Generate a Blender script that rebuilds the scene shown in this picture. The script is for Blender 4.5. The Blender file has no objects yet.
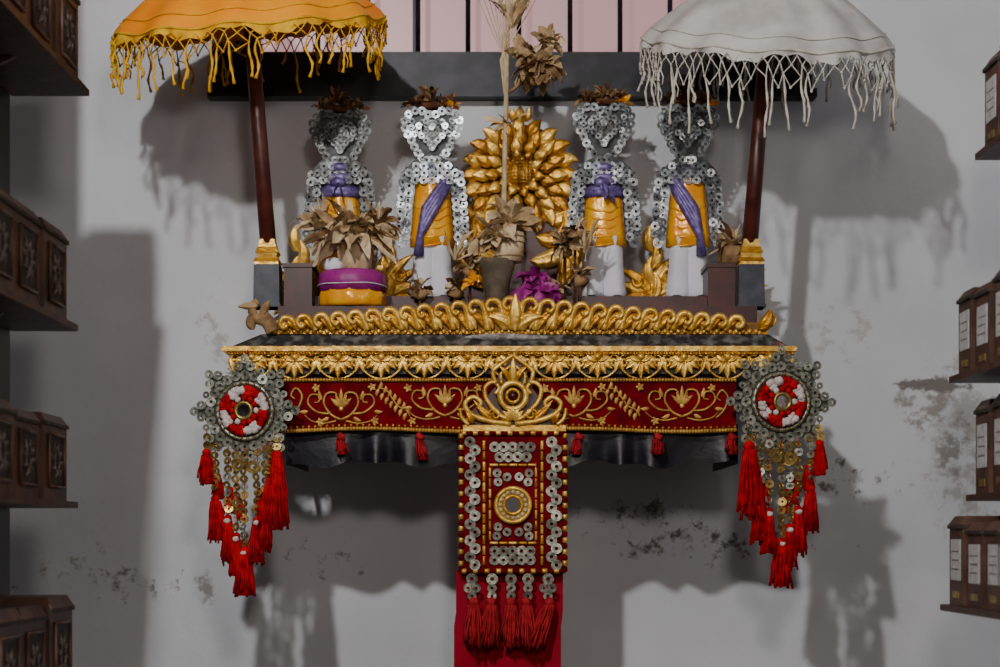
import bpy, math, random
from mathutils import Vector, Matrix
random.seed(7)
CY=3.75; ZH=1.5; HZ=540.0; F=1700.0
pi=math.pi
def S(y): return (y+CY)/F
def W(px,py,y):
    s=S(y); return Vector(((px-500)*s,y,ZH+(HZ-py)*s))
# ---------------------------------------------------------------- materials
def mat(name,c,rough=.5,metal=0,c2=None,ns=20,bump=0,bs=60,lo=.4,hi=.62,spec=.5,sheen=0,emit=None):
    m=bpy.data.materials.new(name); m.use_nodes=True
    nt=m.node_tree; b=nt.nodes['Principled BSDF']
    b.inputs['Base Color'].default_value=(*c,1); b.inputs['Roughness'].default_value=rough
    b.inputs['Metallic'].default_value=metal
    b.inputs['Specular IOR Level'].default_value=spec
    if sheen: b.inputs['Sheen Weight'].default_value=sheen
    if emit: b.inputs['Emission Color'].default_value=(*emit,1); b.inputs['Emission Strength'].default_value=1
    tc=nt.nodes.new('ShaderNodeTexCoord')
    if c2:
        n=nt.nodes.new('ShaderNodeTexNoise'); n.inputs['Scale'].default_value=ns; n.inputs['Detail'].default_value=6
        nt.links.new(tc.outputs['Object'],n.inputs['Vector'])
        r=nt.nodes.new('ShaderNodeValToRGB')
        r.color_ramp.elements[0].position=lo; r.color_ramp.elements[0].color=(*c,1)
        r.color_ramp.elements[1].position=hi; r.color_ramp.elements[1].color=(*c2,1)
        nt.links.new(n.outputs['Fac'],r.inputs['Fac']); nt.links.new(r.outputs['Color'],b.inputs['Base Color'])
    if bump:
        n=nt.nodes.new('ShaderNodeTexNoise'); n.inputs['Scale'].default_value=bs; n.inputs['Detail'].default_value=4
        nt.links.new(tc.outputs['Object'],n.inputs['Vector'])
        bp=nt.nodes.new('ShaderNodeBump'); bp.inputs['Strength'].default_value=bump; bp.inputs['Distance'].default_value=.01
        nt.links.new(n.outputs['Fac'],bp.inputs['Height']); nt.links.new(bp.outputs['Normal'],b.inputs['Normal'])
    return m
GOLD=mat('gold_leaf',(.76,.38,.03),.36,.62,(.38,.16,.012),35,.25,120)
GOLDP=mat('gold_pale',(.95,.62,.13),.37,.5,(.62,.32,.035),50,.2,120)
GOLDK=mat('gold_recess',(.24,.11,.015),.6,.4,(.11,.05,.01),60)
GPRINT=mat('gold_print',(.62,.36,.07),.5,.35,(.38,.19,.03),60,.1,90)
GOLDC=mat('gold_satin_cloth',(1,.36,.002),.25,.1,(1,.50,.012),30,.45,30)
BRASS=mat('brass_coin',(.50,.35,.10),.36,.75,(.24,.16,.05),90)
COIN=mat('silver_coin',(.40,.41,.34),.40,.6,(.14,.145,.115),120)
COINF=mat('effigy_coin',(.33,.36,.38),.30,.75,(.11,.12,.13),120)
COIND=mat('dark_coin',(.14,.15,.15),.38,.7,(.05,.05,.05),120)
CBACK=mat('coin_backing',(.05,.054,.058),.5,.5,(.02,.022,.024),80)
PEWT=mat('pewter_plate',(.09,.09,.07),.5,.5,(.045,.045,.035),80)
RED=mat('red_thread',(.58,.001,.005),.85,0,(.30,.001,.003),60,spec=.1)
REDV=mat('red_velvet',(.19,.0015,.008),.9,0,(.105,.001,.005),25,.2,200,spec=.1)
REDP=mat('faded_red_thread',(.44,.02,.03),.85,0,(.26,.01,.015),60,spec=.1)
MAROON=mat('maroon_lacquer',(.07,.006,.007),.4,0,(.035,.004,.004),30)
POLE=mat('umbrella_pole_wood',(.10,.02,.014),.4,0,(.055,.01,.008),30)
BLACKW=mat('black_lacquer_wood',(.012,.010,.010),.5,0,(.028,.024,.023),20,.1)
DUST=mat('dusty_black_wood',(.018,.016,.016),.85,0,(.18,.17,.16),45,.2,lo=.45,hi=.7)
BLACKC=mat('black_satin_cloth',(.005,.005,.009),.4,0,(.012,.012,.021),12,.2,30)
PURP=mat('purple_sash',(.10,.06,.23),.42,.25,(.20,.15,.37),90,.2)
WHITEC=mat('white_cloth',(.84,.85,.93),.8,0,(.76,.77,.87),12,.25,40)
MAG=mat('magenta_cloth',(.36,.012,.24),.5,0,(.24,.008,.16),40,.2)
DRY=mat('dried_leaf',(.36,.22,.10),.85,0,(.19,.10,.04),40,.4,80)
DRYM=mat('dried_palm_tan',(.54,.38,.20),.85,0,(.34,.21,.10),40,.4,80)
DRYL=mat('dried_palm_pale',(.76,.60,.39),.8,0,(.55,.41,.23),40,.3,80)
DRYD=mat('dried_flower_brown',(.14,.052,.016),.9,0,(.06,.022,.008),60,.4,80)
CREAM=mat('cream_stick',(.66,.54,.36),.8,0,(.5,.37,.2),60)
BLUEB=mat('dark_slate_paint',(.02,.026,.045),.5,0,(.05,.055,.08),30)
SAFF=mat('saffron_satin',(1,.27,.0),.45,0,(1,.38,.006),8,.12,25,spec=.25)
YELF=mat('yellow_fringe',(.88,.50,.02),.8,0,(.65,.32,.01),40,spec=.2)
WHF=mat('white_fringe',(.70,.67,.60),.8,0,(.50,.47,.40),40)
UMBW=mat('white_umbrella_cloth',(.66,.64,.62),.75,0,(.50,.48,.465),14,.15,40,spec=.2)
MIRR=mat('mirror',(.8,.8,.85),.06,1)
WHT=mat('white_wool',(.78,.70,.68),.9,0,(.6,.5,.48),90,.4,200)
BOXW=mat('brown_box_wood',(.12,.056,.036),.5,0,(.06,.027,.018),18,.15)
BOXD=mat('carved_dark_inlay',(.02,.016,.014),.7,0,(.06,.043,.036),60,.2)
BOXC=mat('carved_relief_wood',(.20,.16,.135),.6,0,(.10,.075,.06),60,.2)
SHW=mat('shelf_board_wood',(.085,.036,.023),.5,0,(.045,.02,.014),20,.1)
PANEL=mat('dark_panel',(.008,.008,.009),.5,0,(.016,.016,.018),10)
PAPER=mat('paper_label',(.58,.58,.60),.8,0,(.44,.44,.46),90)
IRON=mat('black_iron',(.006,.007,.012),.45,.3,(.02,.02,.03),20)
PINK=mat('pink_frosted_glass',(.10,.045,.05),.35,0,(.07,.035,.04),3,emit=(.50,.28,.29))  # emission stands in for daylight coming through the pane

# ---------------------------------------------------------------- builder
class B:
    def __init__(s,name): s.n=name; s.v=[]; s.f=[]; s.m=[]; s.sm=[]; s.mats=[]; s.M=None
    def mi(s,m):
        if m not in s.mats: s.mats.append(m)
        return s.mats.index(m)
    def add(s,vs,fs,m,smooth=True):
        o=len(s.v); k=s.mi(m)
        for p in vs:
            p=Vector(p)
            if s.M: p=s.M@p
            s.v.append(p)
        for f in fs: s.f.append([i+o for i in f]); s.m.append(k); s.sm.append(smooth)
    def box(s,a,b,m):
        x0,y0,z0=a; x1,y1,z1=b
        vs=[(x,y,z) for z in(z0,z1) for y in(y0,y1) for x in(x0,x1)]
        s.add(vs,[(0,2,3,1),(4,5,7,6),(0,1,5,4),(2,6,7,3),(0,4,6,2),(1,3,7,5)],m,False)
    def pbox(s,px0,px1,py0,py1,yf,yb,m):
        a=W(px0,py1,yf); c=W(px1,py0,yf)
        s.box((min(a.x,c.x),yf,min(a.z,c.z)),(max(a.x,c.x),yb,max(a.z,c.z)),m)
    def loft(s,secs,m,n=20,fold=0,nf=7,cap=True,ph=0,sm=True):
        vs=[];fs=[]
        for (c,rx,ry) in secs:
            for i in range(n):
                a=2*pi*i/n; k=1+fold*math.sin(nf*a+ph)
                vs.append((c[0]+rx*k*math.cos(a),c[1]+ry*k*math.sin(a),c[2]))
        for j in range(len(secs)-1):
            for i in range(n):
                fs.append((j*n+i,j*n+(i+1)%n,(j+1)*n+(i+1)%n,(j+1)*n+i))
        if cap: fs.append(tuple(range(n))[::-1]); fs.append(tuple((len(secs)-1)*n+i for i in range(n)))
        s.add(vs,fs,m,sm)
    def tube(s,pts,r,m,n=6,cap=True):
        pts=[Vector(p) for p in pts]; vs=[];fs=[]
        N=len(pts)
        up=Vector((0.13,.95,.21)).normalized()
        for i,p in enumerate(pts):
            t=(pts[min(i+1,N-1)]-pts[max(i-1,0)])
            if t.length<1e-9: t=Vector((0,0,1))
            t.normalize(); a=t.cross(up)
            if a.length<1e-3: a=t.cross(Vector((1,0,0)))
            a.normalize(); c=t.cross(a)
            rr=r[i] if isinstance(r,(list,tuple)) else r
            for k in range(n):
                q=2*pi*k/n; vs.append(p+a*(rr*math.cos(q))+c*(rr*math.sin(q)))
        for j in range(N-1):
            for k in range(n): fs.append((j*n+k,j*n+(k+1)%n,(j+1)*n+(k+1)%n,(j+1)*n+k))
        if cap: fs.append(tuple(range(n))[::-1]); fs.append(tuple((N-1)*n+k for k in range(n)))
        s.add(vs,fs,m)
    def coin(s,c,R,m,jit=.12,n=14,hole=.34,yaw=0):
        c=Vector(c); rot=Matrix.Rotation(random.uniform(-jit,jit)+yaw,3,'Z')@Matrix.Rotation(random.uniform(-jit,jit),3,'X')
        t=R*.16
        prof=[(hole,0),(hole,-t),(hole+.12,-t),(hole+.18,-t*.55),(.72,-t*.55),(.8,-t),(1,-t),(1,0)]
        vs=[];fs=[]
        for (r,y) in prof:
            for i in range(n):
                a=2*pi*i/n; vs.append(c+rot@Vector((R*r*math.cos(a),y,R*r*math.sin(a))))
        P=len(prof)
        for j in range(P):
            for i in range(n):
                j2=(j+1)%P; fs.append((j*n+i,j*n+(i+1)%n,j2*n+(i+1)%n,j2*n+i))
        s.add(vs,fs,m,False)
    def ball(s,c,r,m,n=10,k=7,sq=(1,1,1),lump=0):
        vs=[];fs=[]
        for j in range(k+1):
            t=pi*j/k
            for i in range(n):
                a=2*pi*i/n; q=r*(1+random.uniform(-lump,lump))
                vs.append((c[0]+q*sq[0]*math.sin(t)*math.cos(a),c[1]+q*sq[1]*math.sin(t)*math.sin(a),c[2]+q*sq[2]*math.cos(t)))
        for j in range(k):
            for i in range(n): fs.append((j*n+i,(j+1)*n+i,(j+1)*n+(i+1)%n,j*n+(i+1)%n))
        s.add(vs,fs,m)
    def petal(s,c,ang,L,w,h,m,curl=0,nu=8,nv=6,tip=.75):
        vs=[];fs=[]; p=Vector(c); a=ang
        for i in range(nu+1):
            u=i/nu; d=Vector((math.cos(a),0,math.sin(a))); nrm=Vector((-d.z,0,d.x))
            ww=w*.5*max(.04,math.sin(pi*(u**tip))**.8 if 0<u<1 else .04)
            for j in range(nv+1):
                v=-1+2*j/nv
                hh=h*(1-v*v)**.6*(.25+.9*math.sin(pi*min(1,u*.9+.08)))*(1-.45*math.exp(-(v*3.2)**2))+h*.5*u*u
                q=p+nrm*(ww*v); vs.append((q.x,q.y-hh,q.z))
            p=p+d*(L/nu); a+=curl/nu
        for i in range(nu):
            for j in range(nv):
                k=i*(nv+1)+j; fs.append((k,k+1,k+nv+2,k+nv+1))
        s.add(vs,fs,m)
    def scroll(s,c,r0,turns,d,a0,th,m,n=22):
        pts=[];rr=[]
        for i in range(n+1):
            u=i/n; a=a0+d*turns*2*pi*u; r=r0*(1-.82*u)
            pts.append((c[0]+r*math.cos(a),c[1]-th*.5*u*2,c[2]+r*math.sin(a))); rr.append(th*(.5+.7*u))
        s.tube(pts,rr,m,6)
    def curve(s,P,r,m,n=8,taper=.35):
        P=[Vector(p) for p in P]; Q=[]
        for i in range(len(P)-1):
            p0=P[max(i-1,0)];p1=P[i];p2=P[i+1];p3=P[min(i+2,len(P)-1)]
            for k in range(4):
                t=k/4; Q.append(.5*((2*p1)+(p2-p0)*t+(2*p0-5*p1+4*p2-p3)*t*t+(3*p1-p0-3*p2+p3)*t**3))
        Q.append(P[-1]); s.tube(Q,[r*(1.1-taper*i/len(Q)) for i in range(len(Q))],m,n)
    def ring(s,c,R,r,m,n=28,k=8,yaw=0):
        c=Vector(c); vs=[];fs=[]; rot=Matrix.Rotation(yaw,3,'Z')
        for i in range(n):
            a=2*pi*i/n
            for j in range(k):
                q=2*pi*j/k; rr=R+r*math.cos(q)
                vs.append(c+rot@Vector((rr*math.cos(a),r*math.sin(q),rr*math.sin(a))))
        for i in range(n):
            for j in range(k): fs.append((i*k+j,i*k+(j+1)%k,((i+1)%n)*k+(j+1)%k,((i+1)%n)*k+j))
        s.add(vs,fs,m)
    def prism(s,poly,yf,yb,m):
        n=len(poly); vs=[(x,yf,z) for x,z in poly]+[(x,yb,z) for x,z in poly]
        fs=[tuple(range(n)),tuple(range(n,2*n))[::-1]]+[(i,i+n,(i+1)%n+n,(i+1)%n) for i in range(n)]
        s.add(vs,fs,m,False)
    def disc(s,c,R,t,m,n=24,yaw=0):
        c=Vector(c); rot=Matrix.Rotation(yaw,3,'Z'); vs=[]
        for y in(-t,0):
            for i in range(n):
                a=2*pi*i/n; vs.append(c+rot@Vector((R*math.cos(a),y,R*math.sin(a))))
        s.add(vs,[tuple(range(n)),tuple(range(n,2*n))[::-1]]+[(i,i+n,(i+1)%n+n,(i+1)%n) for i in range(n)],m,False)
    def leaf(s,p,d,L,w,droop,m,nu=7,curlw=.35,wig=.22):
        p=Vector(p); d=Vector(d).normalized(); side=d.cross(Vector((0,0,1)))
        if side.length<1e-3: side=Vector((1,0,0))
        side.normalize(); side=(Matrix.Rotation(random.uniform(-1,1),3,d)@side)
        vs=[];fs=[]
        for i in range(nu+1):
            u=i/nu; ww=w*.5*max(.05,math.sin(pi*min(1,(u*.93+.05)))**.7)*random.uniform(.8,1.2); up=side.cross(d)
            vs+= [p-side*ww+up*ww*curlw, p-up*0, p+side*ww+up*ww*curlw]
            d=(d+Vector((0,0,-droop/nu))+side*random.uniform(-wig,wig)+up*random.uniform(-wig,wig)).normalized()
            side=(Matrix.Rotation(random.uniform(-.3,.3),3,d)@side); side=(side-d*side.dot(d)).normalized()
            p=p+d*(L/nu)
        for i in range(nu):
            for j in range(2): k=i*3+j; fs.append((k,k+1,k+4,k+3))
        s.add(vs,fs,m)
    def cluster(s,c,n,L,w,mats,up=.3,droop=.8,front=.4,sx=1):
        for i in range(n):
            a=random.uniform(0,2*pi); e=random.uniform(-.3,1.2)+up
            d=Vector((math.cos(a)*math.cos(e)*sx,math.sin(a)*math.cos(e)*.7-front*.3,math.sin(e)))
            l=L*random.uniform(.55,1.15)
            s.leaf(Vector(c)+d*l*.1,d,l,w*random.uniform(.6,1.3),droop*random.uniform(.3,1.5),random.choice(mats))
    def tassel(s,p,L,R,m,n=22,lean=0,cap=None):
        p=Vector(p)
        s.ball(p+Vector((0,0,-R*.5)),R*.62,cap or m,8,6)
        s.ring(p+Vector((0,0,-R*1.1)),R*.01+R*.4,R*.15,cap or m,10,5)
        s.loft([((p.x+lean*u*L,p.y,p.z-R*.8-u*(L*.86)),R*(.45+.42*u),R*(.45+.42*u)) for u in(0,.25,.6,1)],m,12,.14,5)
        for i in range(n):
            a=2*pi*i/n+random.uniform(-.2,.2); l=L*random.uniform(.8,1.08); q=R*random.uniform(.75,1.2)
            pts=[]
            for k in range(5):
                u=k/4; rr=q*(.45+.65*u**.8)
                pts.append((p.x+rr*math.cos(a)+lean*u*L+random.uniform(-1,1)*R*.12,p.y+rr*math.sin(a),p.z-R*.8-u*(l-R*.8)))
            s.tube(pts,R*.15,m,4)
    def done(s):
        me=bpy.data.meshes.new(s.n); me.from_pydata([tuple(v) for v in s.v],[],s.f)
        for m in s.mats: me.materials.append(m)
        me.polygons.foreach_set('material_index',s.m); me.polygons.foreach_set('use_smooth',s.sm)
        me.update(); o=bpy.data.objects.new(s.n,me); bpy.context.scene.collection.objects.link(o)
        return o
def group(name,objs,loc=(0,0,0)):
    e=bpy.data.objects.new(name,None); e.location=loc; e.empty_display_size=.05
    bpy.context.scene.collection.objects.link(e)
    for o in objs: o.parent=e; o.matrix_parent_inverse=Matrix.Translation(-Vector(loc))
    return e

# ---------------------------------------------------------------- room shell
def wall_mat():
    m=bpy.data.materials.new('whitewashed_plaster'); m.use_nodes=True; nt=m.node_tree; b=nt.nodes['Principled BSDF']
    b.inputs['Roughness'].default_value=.85; b.inputs['Specular IOR Level'].default_value=.2
    N=nt.nodes.new; L=nt.links.new
    tc=N('ShaderNodeTexCoord')
    n1=N('ShaderNodeTexNoise'); n1.inputs['Scale'].default_value=2.2; n1.inputs['Detail'].default_value=5
    n2=N('ShaderNodeTexNoise'); n2.inputs['Scale'].default_value=22; n2.inputs['Detail'].default_value=8; n2.inputs['Roughness'].default_value=.7
    for n in(n1,n2): L(tc.outputs['Object'],n.inputs['Vector'])
    r=N('ShaderNodeValToRGB'); e=r.color_ramp.elements
    e[0].position=.35; e[0].color=(.62,.65,.70,1); e[1].position=.65; e[1].color=(.76,.79,.84,1)
    L(n1.outputs['Fac'],r.inputs['Fac']); col=r.outputs['Color']
    sep=N('ShaderNodeSeparateXYZ'); L(tc.outputs['Object'],sep.inputs[0])
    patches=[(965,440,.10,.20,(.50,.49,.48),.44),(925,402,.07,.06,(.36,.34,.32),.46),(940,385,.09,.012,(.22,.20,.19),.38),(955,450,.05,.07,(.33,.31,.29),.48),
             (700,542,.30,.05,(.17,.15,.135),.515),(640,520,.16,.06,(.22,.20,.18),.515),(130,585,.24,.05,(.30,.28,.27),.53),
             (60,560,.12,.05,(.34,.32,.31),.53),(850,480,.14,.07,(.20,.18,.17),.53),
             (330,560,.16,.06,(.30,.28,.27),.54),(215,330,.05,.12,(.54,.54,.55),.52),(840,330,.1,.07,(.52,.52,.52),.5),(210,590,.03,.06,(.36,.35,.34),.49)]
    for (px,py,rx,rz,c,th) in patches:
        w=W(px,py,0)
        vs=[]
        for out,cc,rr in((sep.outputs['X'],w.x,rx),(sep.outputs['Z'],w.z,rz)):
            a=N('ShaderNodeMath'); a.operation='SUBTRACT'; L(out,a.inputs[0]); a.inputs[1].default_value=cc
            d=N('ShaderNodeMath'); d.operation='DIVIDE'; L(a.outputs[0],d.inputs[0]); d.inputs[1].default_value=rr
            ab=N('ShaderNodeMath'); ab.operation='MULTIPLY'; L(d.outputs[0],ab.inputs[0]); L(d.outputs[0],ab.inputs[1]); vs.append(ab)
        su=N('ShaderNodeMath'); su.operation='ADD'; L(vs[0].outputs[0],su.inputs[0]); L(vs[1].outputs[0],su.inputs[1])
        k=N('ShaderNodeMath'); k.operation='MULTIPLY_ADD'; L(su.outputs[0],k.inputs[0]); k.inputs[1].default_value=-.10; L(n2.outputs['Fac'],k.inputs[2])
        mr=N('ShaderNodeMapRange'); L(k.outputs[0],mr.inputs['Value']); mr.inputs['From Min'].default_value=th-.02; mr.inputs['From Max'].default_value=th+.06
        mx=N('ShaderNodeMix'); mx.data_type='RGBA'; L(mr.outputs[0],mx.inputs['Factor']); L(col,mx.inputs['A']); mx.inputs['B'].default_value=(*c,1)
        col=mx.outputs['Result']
    L(col,b.inputs['Base Color'])
    bp=N('ShaderNodeBump'); bp.inputs['Strength'].default_value=.3; bp.inputs['Distance'].default_value=.01
    L(n2.outputs['Fac'],bp.inputs['Height']); L(bp.outputs['Normal'],b.inputs['Normal'])
    return m
WALL=wall_mat()
FLOOR=mat('floor_tile',(.16,.11,.085),.5,0,(.12,.08,.06),6)
CEIL=mat('ceiling_paint',(.30,.27,.24),.9)
wl=W(214,98,0).x; wr=W(810,98,0).x; wb=W(500,94,0).z; wt=wb+.85
XL,XR=-1.25,1.28; ZC=3.45; YF=-4.6
b=B('wall_back')
b.box((XL,0,0),(XR,.15,wb),WALL); b.box((XL,0,wt),(XR,.15,ZC),WALL)
b.box((XL,0,wb),(wl,.15,wt),WALL); b.box((wr,0,wb),(XR,.15,wt),WALL); b.done()
b=B('wall_left'); b.box((XL-.1,YF,0),(XL,.15,ZC),WALL); b.done()
b=B('wall_right'); b.box((XR,YF,0),(XR+.1,.15,ZC),WALL); b.done()
b=B('floor'); b.box((XL-.1,YF,-.05),(XR+.1,.15,0),FLOOR); b.done()
b=B('ceiling'); b.box((XL-.1,YF,ZC),(XR+.1,.15,ZC+.05),CEIL); b.done()
b=B('window_1')
b.box((wl,-.03,wb-.01),(wr,.05,wb+.035),IRON)
b.box((wl+.01,-.018,wb+.03),(wr-.01,.05,wb+.088),IRON)
b.box((wl-.008,-.042,wb-.016),(wr+.008,-.0,wb+.002),IRON)
b.box((wl,-.03,wt-.08),(wr,.05,wt),IRON)
b.box((wl,-.03,wb+.08),(wl+.09,.05,wt-.07),IRON); b.box((wr-.09,-.03,wb+.08),(wr,.05,wt-.07),IRON)
b.box((wl+.09,.10,wb+.03),(wr-.09,.11,wt-.07),PINK)
for px in (318,368,418,468,519,570,620,670):
    x=W(px,0,-.005).x; b.tube([(x,-.005,wb+.08),(x,-.005,wt-.07)],.0056,IRON,8)
b.box((W(411,0,0).x,.07,wb+.08),(W(416,0,0).x,.10,wt-.07),IRON)
b.tube([(wl+.08,-.005,wb+.5),(wr-.08,-.005,wb+.5)],.006,IRON,8)
b.done()

# ---------------------------------------------------------------- shrine shelf
b=B('carved_altar_shelf')
YT=-.385
zt=W(500,305,YT).z
b.pbox(278,757,306,336,YT,0,MAROON)
b.pbox(232,787,348,374,-.42,0,BLACKW)
b.pbox(300,722,374,440,-.40,0,BLACKW)
a0,a1=W(230,347,-.43),W(790,347,-.43); c0,c1=W(262,334,-.392),W(768,334,-.392)
vs=[a0,a1,c1,c0,Vector((a0.x,0,a0.z)),Vector((a1.x,0,a1.z)),Vector((c1.x,0,c1.z)),Vector((c0.x,0,c0.z))]
b.add(vs,[(0,1,2,3),(4,7,6,5),(0,3,7,4),(1,5,6,2),(3,2,6,7),(0,4,5,1)],DUST,False)
b.pbox(222,797,346,351,-.437,0,GOLDP)
b.pbox(266,768,331,334,-.395,0,GOLD)
b.box((W(290,0,-.29).x,-.285,zt-.01),(W(735,0,-.29).x,-.0,W(500,302,-.2).z),MAROON)
zs_top=W(500,302,-.2).z
b.pbox(284,312,266,312,-.34,-.05,MAROON); b.pbox(708,738,264,312,-.30,-.05,MAROON)
for q in((284,312),(708,738)): b.pbox(q[0]-2,q[1]+2,263,267,-.343 if q[0]<500 else -.303,-.05,MAROON)
s=S(-.39)
def crest_h(px):
    t=abs(px-515)/240.0
    return 316-20*(1-t)**1.1 if t<1 else 316
top=[]
for i in range(0,98):
    px=274+i*5
    top.append((W(px,crest_h(px)+7,-.39).x,W(px,crest_h(px)+7,-.39).z))
poly=[(W(274,331,-.39).x,W(274,331,-.39).z)]+top+[(W(759,331,-.39).x,W(759,331,-.39).z)]
b.prism(poly[::-1],-.395,-.375,GOLDK)
px=288
while px<750:
    d=-1 if px<515 else 1
    h=crest_h(px); Lp=(330-h)*s
    b.curve([W(px-d*11,330,-.400),W(px-d*7,h+10,-.404),W(px-d*2,h+3,-.407),W(px+d*5,h+3,-.409),W(px+d*8,h+9,-.409),W(px+d*4,h+13,-.409),W(px+d*1,h+10,-.409)],3.2*s,GOLDP,8,.45)
    b.petal(W(px-d*8,330,-.399),pi/2-d*.35,Lp*1.0,9*s,.009,GOLD,-d*.9,8,6,1.0)
    b.petal(W(px+d*1,330,-.401),pi/2-d*.25,Lp*.62,6.5*s,.008,GOLDP,-d*.8,8,6,1.0)
    px+=17.2
for i in range(75):
    b.ball(W(275+i*6.5,331.5,-.397),2.5*s,GOLDP,6,5)
for d in(-1,1):
    b.petal(W(515,330,-.403),pi/2-d*.6,32*s,14*s,.012,GOLDP,-d*1.2)
b.petal(W(515,331,-.408),pi/2,37*s,14*s,.013,GOLDP)
for d,px in((-1,270),(1,765)):
    b.petal(W(px-d*6,330,-.40),pi/2-d*.9,24*s,14*s,.012,DRY if d<0 else GOLD,d*1.0)
    b.scroll(W(px+d*4,319,-.40),8*s,1.1,d,-pi/2,.0035,DRY if d<0 else GOLD)
b.curve([W(272,332,-.402),W(266,322,-.405),W(256,318,-.405),W(252,308,-.405),W(258,301,-.405)],6*s,DRY,8,.5)
b.petal(W(258,306,-.408),pi*.98,20*s,8*s,.01,DRYM,.3); b.petal(W(262,318,-.405),pi/2-.2,20*s,9*s,.01,DRY,-.6); b.petal(W(254,330,-.402),pi*.7,18*s,10*s,.012,DRY,-1.2)
y=-.425; s=S(y)
n=13; step=(792-230)/n
b.pbox(226,794,351,354,-.43,-.40,GOLD)
for i in range(n):
    cx=230+step*(i+.5)
    for k in range(7):
        a=-pi+ (k+.5)*pi/7
        b.petal(W(cx,357,y),a,(22 if k==3 else 19)*s,8.5*s,.009,GOLDP,0)
    b.petal(W(cx-11,355,y-.006),-.9,13*s,6*s,.006,GOLDP,.9); b.petal(W(cx+11,355,y-.006),pi+.9,13*s,6*s,.006,GOLDP,-.9)
    b.ball(W(cx,357,y-.008),4*s,GOLDP,8,6)
    pts=[W(cx+step*.5*math.cos(t),358+21*math.sin(t),y-.002) for t in [pi*q/12 for q in range(13)]]
    b.tube(pts,.0022,GOLDP,6)
    for d in(-1,1):
        b.scroll(W(cx+d*step*.40,362,y-.004),7*s,1.3,-d,pi/2+d*.6,.0028,GOLDP)
        b.petal(W(cx+d*step*.5,356,y-.002),-pi/2-d*.25,17*s,7*s,.006,GOLDP,0)
for i in range(95):
    b.ball(W(229+i*6,353.5,-.436),2.0*s,GOLD,6,4)
altar_body=b.done()

b=B('red_valance')
y0=-.43; s=S(y0); N=160
def vy(px): return y0-.004*math.sin(px*.045)-.003*math.sin(px*.11)
vs=[];fs=[]
rows=[(378,0),(392,.0),(405,-.003),(418,-.004),(430,-.003)]
for r,(py,dy) in enumerate(rows):
    for i in range(N+1):
        px=284+ (736-284)*i/N; vs.append(W(px,py+1.5*math.sin(px*.03)*(r/4),vy(px)+dy))
for r in range(4):
    for i in range(N): k=r*(N+1)+i; fs.append((k,k+1,k+N+2,k+N+1))
b.add(vs,fs,REDV)
for i in range(0,151):
    px=285+i*3
    b.ball(W(px,430+1.5*math.sin(px*.03),vy(px)-.005),2.3*s,GPRINT,6,4)
    b.ball(W(px,380,vy(px)-.004),1.9*s,GPRINT,6,4)
    if i%2==0: b.ball(W(px,426.5+1.5*math.sin(px*.03),vy(px)-.005),1.5*s,GOLD,5,4)
def V(px,py): return W(px,py,vy(px)-.0045)
def motif(cx,cy,flip=1,k0=1.22):
    def Q(dx,dy): return V(cx+dx*k0,cy+dy*k0)
    for d in(-1,1):
        b.curve([Q(0,12*flip),Q(d*8,8*flip),Q(d*14,-1*flip),Q(d*12,-9*flip),Q(d*5,-10*flip),Q(d*3,-5*flip),Q(d*7,-3*flip)],.0024,GPRINT,6)
        b.curve([Q(d*9,7*flip),Q(d*19,6*flip),Q(d*27,-1*flip),Q(d*25,-8*flip),Q(d*19,-8*flip),Q(d*18,-3*flip),Q(d*22,-2*flip)],.0022,GPRINT,6)
        b.curve([Q(d*4,13*flip),Q(d*14,15*flip),Q(d*24,13*flip),Q(d*30,8*flip)],.002,GPRINT,6,.8)
        b.petal(Q(d*16,-4*flip),pi/2*flip-d*.5*flip,10*s,4.4*s,.0015,GPRINT,d*.6,6,4)
        b.petal(Q(d*27,5*flip),-.3 if d>0 else pi+.3,9*s,4*s,.0015,GPRINT,d*.6,6,4)
        b.petal(Q(d*10,10*flip),-pi/2+d*.9,9*s,4*s,.0015,GPRINT,d*.6,6,4)
    for k in range(5):
        b.petal(Q(0,2*flip),flip*(pi/2)+(k-2)*.42,(19 if k==2 else 14)*s,4.6*s,.0018,GPRINT,0,6,4)
    b.ball(Q(0,3*flip),2.4*s,GOLDP,8,5,(1,.4,1))
for px,py,f in((341,405,1),(445,401,1),(574,402,1),(682,402,1)): motif(px,py,f)
for px0,py0 in((392,400),(622,400)):
    b.curve([V(px0-14,py0-12),V(px0-6,py0-10),V(px0,py0-2),V(px0+6,py0+6),V(px0+14,py0+10),V(px0+18,py0+16)],.0018,GPRINT,6)
    for k in range(7):
        p=V(px0-13+k*4.6,py0-11+k*4)
        b.petal(p,.9,8*s,4*s,.0018,GPRINT,1,5,4); b.petal(p,.9+pi,8*s,4*s,.0018,GPRINT,1,5,4)
for px0,py0 in((298,400),(724,402)):
    b.curve([V(px0-8,py0+16),V(px0,py0+8),V(px0+4,py0-4),V(px0-2,py0-12),V(px0-7,py0-5),V(px0-3,py0-1)],.0022,GPRINT,6)
for px0,py0 in((478,388),(408,388),(545,388),(602,387),(655,421),(470,420),(640,387),(372,387),(412,421),(316,388),(712,388),(602,421),(320,422),(375,421)):
    for k in range(5): b.petal(V(px0,py0),k*1.257+.5,4.6*s,3*s,.0014,GPRINT,.5,5,4)
val=b.done()
b=B('black_satin_skirt'); N=240; vs=[];fs=[]
for r in range(6):
    u=r/5
    for i in range(N+1):
        px=286+(738-286)*i/N
        fold=.009*math.sin(px*.13+1.8*math.sin(px*.05))*u
        py=424+u*(40-3*math.sin(px*.055)-2*math.sin(px*.13))
        vs.append(W(px,py,-.415+fold))
for r in range(5):
    for i in range(N): k=r*(N+1)+i; fs.append((k,k+1,k+N+2,k+N+1))
b.add(vs,fs,BLACKC)
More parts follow.
